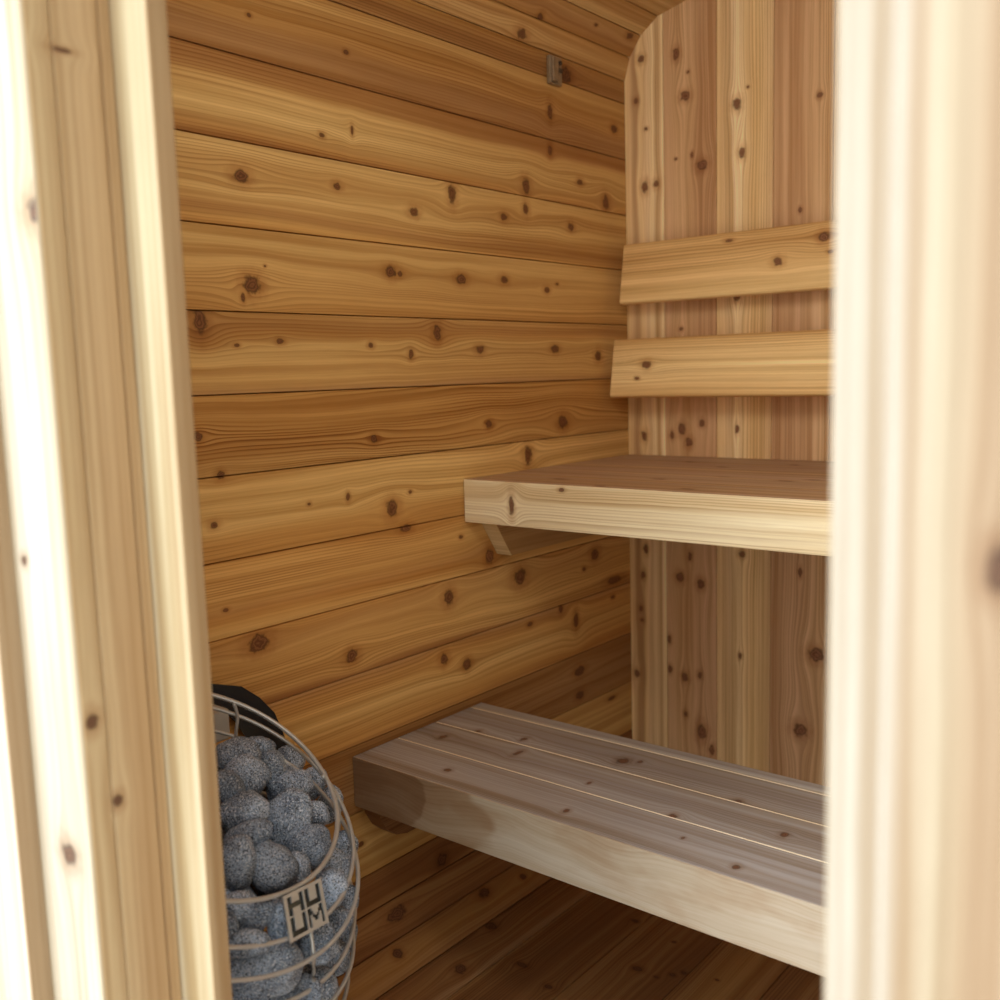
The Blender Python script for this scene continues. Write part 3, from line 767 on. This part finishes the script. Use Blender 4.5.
# ------------------------------------------------------------------ stones
def stone_mat():
    m = bpy.data.materials.new('olivine_stone'); m.use_nodes = True
    t = NT(m.node_tree); bs = t.n['Principled BSDF']
    tc = t.node('ShaderNodeTexCoord'); oi = t.node('ShaderNodeObjectInfo')
    off = t.node('ShaderNodeVectorMath', operation='ADD'); t.l.new(tc.outputs['Object'], off.inputs[0]); t.l.new(oi.outputs['Random'], off.inputs[1])
    base = t.noise(off.outputs[0], 22, 3)
    col = t.mix(t.mr(base, .35, .68), srgb(98, 114, 134), srgb(156, 174, 196))
    sp = t.noise(off.outputs[0], 420, 2, .7)
    col = t.mix(t.mr(sp, .52, .64, 0, .95), col, srgb(206, 214, 222))
    sp2 = t.noise(off.outputs[0], 520, 2, .6)
    col = t.mix(t.mr(sp2, .41, .50, .92, 0), col, srgb(34, 38, 46))
    tone = t.mr(oi.outputs['Random'], 0, 1, .85, 1.35, False)
    hv = t.vec(tone, tone, t.m('MULTIPLY', tone, 1.04))
    col = t.mix(1.0, col, hv, 'MULTIPLY')
    t.l.new(col, bs.inputs['Base Color']); bs.inputs['Roughness'].default_value = .75
    bp = t.node('ShaderNodeBump'); bp.inputs['Strength'].default_value = .6; bp.inputs['Distance'].default_value = .0012
    t.l.new(t.m('ADD', sp, sp2), bp.inputs['Height']); t.l.new(bp.outputs[0], bs.inputs['Normal'])
    return m
SM = stone_mat()
def axis_at(z):
    # egg axis / radius by interpolating ring centres
    if z >= RINGS[0][2]: return RINGS[0]
    for a, b in zip(RINGS[:-1], RINGS[1:]):
        if b[2] <= z <= a[2]:
            k = (a[2]-z)/(a[2]-b[2]); return tuple(a[i]+(b[i]-a[i])*k for i in range(5))
    return RINGS[-1]
def signed(P, inset, split=False):
    """inside the basket (by inset) and below the tilted brim?"""
    # measure in ring frames: choose the ring plane passing nearest P
    best = None
    for a, b in zip(RINGS[:-1], RINGS[1:]):
        for k in (0, .25, .5, .75):
            r = tuple(a[i]+(b[i]-a[i])*k for i in range(5))
            n = Vector((math.sin(r[3])*math.cos(AZ), math.sin(r[3])*math.sin(AZ), math.cos(r[3])))
            d = (P-Vector(r[:3])); h = d.dot(n); rad = (d-n*h).length-r[4]+inset
            if best is None or abs(h) < best[0]: best = (abs(h), h, rad, r)
    r = RINGS[0]; n = Vector((math.sin(r[3])*math.cos(AZ), math.sin(r[3])*math.sin(AZ), math.cos(r[3])))
    d = P-Vector(r[:3]); h0 = d.dot(n); rad0 = (d-n*h0).length
    brim = h0+.022-.022*max(0, 1-(rad0/.16)**2)
    return max(brim, best[2]) if not split else (brim, best[2])
def stone_at(x, y):
    d = wd(x, y).normalized(); s = .85
    while s < 1.8:
        if signed(d*s, .008) < 0: return s, d
        s += .003
    return None, d
DR_ = Vector((XC.x, YC.x, ZC.x)); UP_ = Vector((XC.y, YC.y, ZC.y)); BK_ = Vector((XC.z, YC.z, ZC.z))
STONES = [
 (236,758,21,16,10,'rounded dark grey stone at the back left of the heap, beside the door frame'),
 (262,747,13,9,-20,'small smooth stone topmost at the back centre of the heap, below the black plate'),
 (246,776,20,19,20,'large pale grey stone near the back left, under the rounded dark one'),
 (270,769,14,15,-30,'medium grey stone just right of the large back-left stone'),
 (229,788,13,16,15,'grey stone cut off by the door frame, below the back-left stones'),
 (290,761,13,14,30,'upright grey stone at the back right of the heap, under the upper ring'),
 (301,758,12,13,0,'dull grey stone behind the upright one at the upper right edge'),
 (244,813,22,18,12,'lumpy dark grey stone with a pale speckled face, left middle of the heap'),
 (290,786,21,14,20,'wide grey stone in the middle of the heap, above the big blue-grey one'),
 (314,782,11,15,-15,'narrow grey stone right of the wide middle stone, near the ring'),
 (287,821,20,28,-20,'big egg-shaped blue-grey stone in the centre of the heap'),
 (315,815,14,12,10,'small dark stone to the right of the big central one'),
 (330,804,11,16,-10,'bluish stone pressed against the ring at the right edge of the heap'),
 (248,834,22,11,18,'long flat grey stone lying under the lumpy left one'),
 (307,846,21,19,-10,'pale round stone with a dark crack, right front of the heap'),
 (238,864,17,24,5,'smooth oval blue stone at the left front, next to the door frame'),
 (271,868,25,20,-30,'large wedge-shaped stone behind the front of the top ring'),
 (297,868,12,13,0,'small dark stone tucked between the wedge-shaped and the cracked stone'),
 (342,855,12,21,-12,'tall grey stone outside the top ring at the far right'),
 (331,889,15,17,-20,'round pale stone right of the lettered plate'),
 (240,908,17,14,0,'brownish grey stone under the top ring at the left'),
 (256,918,19,11,35,'slanted oblong stone below the top ring, left of centre'),
 (281,922,12,20,5,'upright pale stone behind the left edge of the lettered plate'),
 (303,912,14,18,0,'shaded stone behind the lettered plate'),
 (229,930,9,13,0,'small shaded stone beside the door frame between the second and third rings'),
 (248,944,19,12,5,'low blue-grey stone behind the second ring at the left'),
 (262,968,34,25,5,'biggest stone, a broad speckled boulder low in the basket'),
 (318,944,17,18,15,'grey stone just below the lettered plate'),
 (337,922,13,14,-20,'dark stone between the rings, lower right of the lettered plate'),
 (348,900,9,14,-10,'small stone at the right rim behind the second and third rings'),
 (333,958,15,15,-10,'grey stone behind the third ring at the lower right'),
 (292,995,28,16,10,'speckled stone at the bottom edge of view, in the middle'),
 (346,938,9,15,-15,'slim stone at the right edge low in the basket'),
 (320,984,15,13,20,'dark stone right of the vertical rod near the bottom of view'),
 (243,1002,22,14,0,'stone at the bottom edge of view, left of the speckled one'),
]
# near-origin template set
def make_stone(name, ctr, ax, rx, ry, rz, ang, seed, label, group, crack=False):
    bm = bmesh.new(); bmesh.ops.create_icosphere(bm, subdivisions=4, radius=1)
    rn = random.Random(seed); off = Vector((rn.uniform(-50, 50), rn.uniform(-50, 50), rn.uniform(-50, 50)))
    cr, sr = math.cos(math.radians(ang)), math.sin(math.radians(ang))
    R_, U2, D_ = ax
    ax1 = R_*cr+U2*sr; ax2 = -R_*sr+U2*cr
    for v in bm.verts:
        n = v.co.normalized()
        k = 1+.20*mnoise.noise(n*1.1+off)+.07*mnoise.noise(n*2.6+off)+.018*mnoise.noise(n*7+off)
        p = Vector((math.copysign(abs(n.x)**.92, n.x), math.copysign(abs(n.y)**.92, n.y), math.copysign(abs(n.z)**.92, n.z)))*k
        if crack:
            g = abs(n.x-.25-.08*n.y-.05*mnoise.noise(n*5))
            if g < .05 and n.z > 0: p *= 1-.05*(1-g/.05)
        v.co = ax1*(p.x*rx)+ax2*(p.y*ry)+D_*(p.z*rz)
    o = bm_obj(name, bm, SM); o.location = ctr
    tag(o, label, 'stone', group); return o
GRP = 'sauna stones heaped in the wire heater'
placed = []
for i, (x, y, rx, ry, an, lab) in enumerate(STONES):
    s, d = stone_at(x, y)
    if s is None: continue
    fac = 1.15 if i >= 18 else .85
    s0 = s; k = (d*s).dot(-BK_)/F
    rz = (.8*min(rx, ry)+.2*max(rx, ry))*k
    s = s0+rz*.75
    while s < s0+.085:
        k = (d*s).dot(-BK_)/F; re_ = min(rx, ry)*k*fac
        if signed(d*s, re_+.004, True)[1] <= 0: break
        s += .002
    c = d*s
    make_stone('sauna_stone', c, (DR_, UP_, BK_), rx*k*1.14, ry*k*1.14, rz, an, 100+i, lab, GRP, crack=(i == 14))
    placed.append((c, max(rx, ry)*k))
# the rest of the filling, on the far and hidden sides
rn = random.Random(5); tries = 0; nin = 0
while nin < 34 and tries < 9000:
    tries += 1
    P = Vector((-1.12+rn.uniform(-.15, .15), .73+rn.uniform(-.15, .15), rn.uniform(-.90, -.50))); rr = rn.uniform(.026, .034)
    if signed(P, rr+.03) > 0: continue
    if ((P-Vector((-1.142, .735, -.76)))*1).length < .075+rr*.5: continue
    if any((P-c).length < (rr+q)*.78 for c, q in placed): continue
    make_stone('sauna_stone', P, (DR_, UP_, BK_), rr*1.15, rr*.95, rr, rn.uniform(0, 180), 500+nin,
               'rounded grey sauna stone filling the basket behind the ones in front', 'filler stones deeper in the wire heater')
    placed.append((P, rr)); nin += 1
rn = random.Random(11); tries = 0; nfill = 0
while nfill < 46 and tries < 6000:
    tries += 1
    z = rn.uniform(-.93, -.50); th = rn.uniform(0, 2*math.pi)
    r = axis_at(z); rr = rn.uniform(.020, .030)
    P = ring_pt(r, th, -rr*1.2-.006)
    if rn.random() < .25:
        r = RINGS[0]; P = ring_pt(r, th, -rn.uniform(.05, .18))-Vector((math.sin(r[3])*math.cos(AZ), 0, math.cos(r[3])))*.03
    if signed(P, rr*.8) > 0.0: continue
    if any((P-c).length < (rr+q)*.80 for c, q in placed): continue
    make_stone('sauna_stone', P, (DR_, UP_, BK_), rr*1.15, rr*.9, rr, rn.uniform(0, 180), 300+nfill,
               'rounded grey sauna stone filling the basket behind the ones in front', 'filler stones deeper in the wire heater')
    placed.append((P, rr)); nfill += 1

# ------------------------------------------------------------------ camera
cam = bpy.data.cameras.new('camera'); co = bpy.data.objects.new('camera', cam); COL.objects.link(co)
cam.sensor_width = 36; cam.lens = 36; cam.clip_start = .02
co.matrix_world = Matrix((( DR_.x, UP_.x, BK_.x, 0), (DR_.y, UP_.y, BK_.y, 0), (DR_.z, UP_.z, BK_.z, 0), (0, 0, 0, 1)))
cam.dof.use_dof = True; cam.dof.focus_distance = 1.65; cam.dof.aperture_fstop = 3.6
S.camera = co

# ------------------------------------------------------------------ light
w = bpy.data.worlds.new('sky'); S.world = w; w.use_nodes = True
t = NT(w.node_tree); t.n.clear()
wo = t.node('ShaderNodeOutputWorld'); bg = t.node('ShaderNodeBackground'); t.l.new(bg.outputs[0], wo.inputs[0])
tc = t.node('ShaderNodeTexCoord'); sp = t.node('ShaderNodeSeparateXYZ'); t.l.new(tc.outputs['Generated'], sp.inputs[0])
skyc = t.mix(t.mr(sp.outputs[2], 0, .8), (1.0, .98, .93, 1), (.80, .90, 1.0, 1))
skyc = t.mix(t.mr(sp.outputs[0], -.25, .75), skyc, (.34, .33, .29, 1))      # sky dimmed on the right to keep the door reveals darker
t.l.new(skyc, bg.inputs[0]); bg.inputs[1].default_value = 4.0
def area(name, loc, sx, sy, rot, power=0, portal=False, color=(1, 1, 1)):
    l = bpy.data.lights.new(name, 'AREA'); l.shape = 'RECTANGLE'; l.size = sx; l.size_y = sy; l.energy = power; l.color = color
    if portal: l.cycles.is_portal = True
    o = bpy.data.objects.new(name, l); COL.objects.link(o); o.location = loc; o.rotation_euler = rot; return o
area('doorway_portal', ((DL+DR)/2, .50, -.2), .62, 1.9, (math.pi/2, 0, 0), portal=True)
area('added_window_portal', (.155, .47, -.115), .29, 1.45, (math.pi/2, 0, 0), portal=True)
sun = bpy.data.lights.new('hazy_sun', 'SUN'); sun.energy = 2.0; sun.angle = math.radians(35); sun.color = (1, .96, .88)
so = bpy.data.objects.new('hazy_sun', sun); COL.objects.link(so)
area('interior_fill', (-.45, .60, .62), .7, .34, (math.radians(76), 0, math.radians(0)), power=5.5, color=(1, .97, .90))  # added soft fill inside the door head; the sauna has no such lamp
so.rotation_euler = Vector((-.30, -.85, .62)).to_track_quat('Z', 'Y').to_euler()

# ------------------------------------------------------------------ render look
S.view_settings.view_transform = 'Standard'
S.view_settings.exposure = 0.0
S.cycles.use_denoising = True
S.cycles.max_bounces = 8; S.cycles.diffuse_bounces = 6
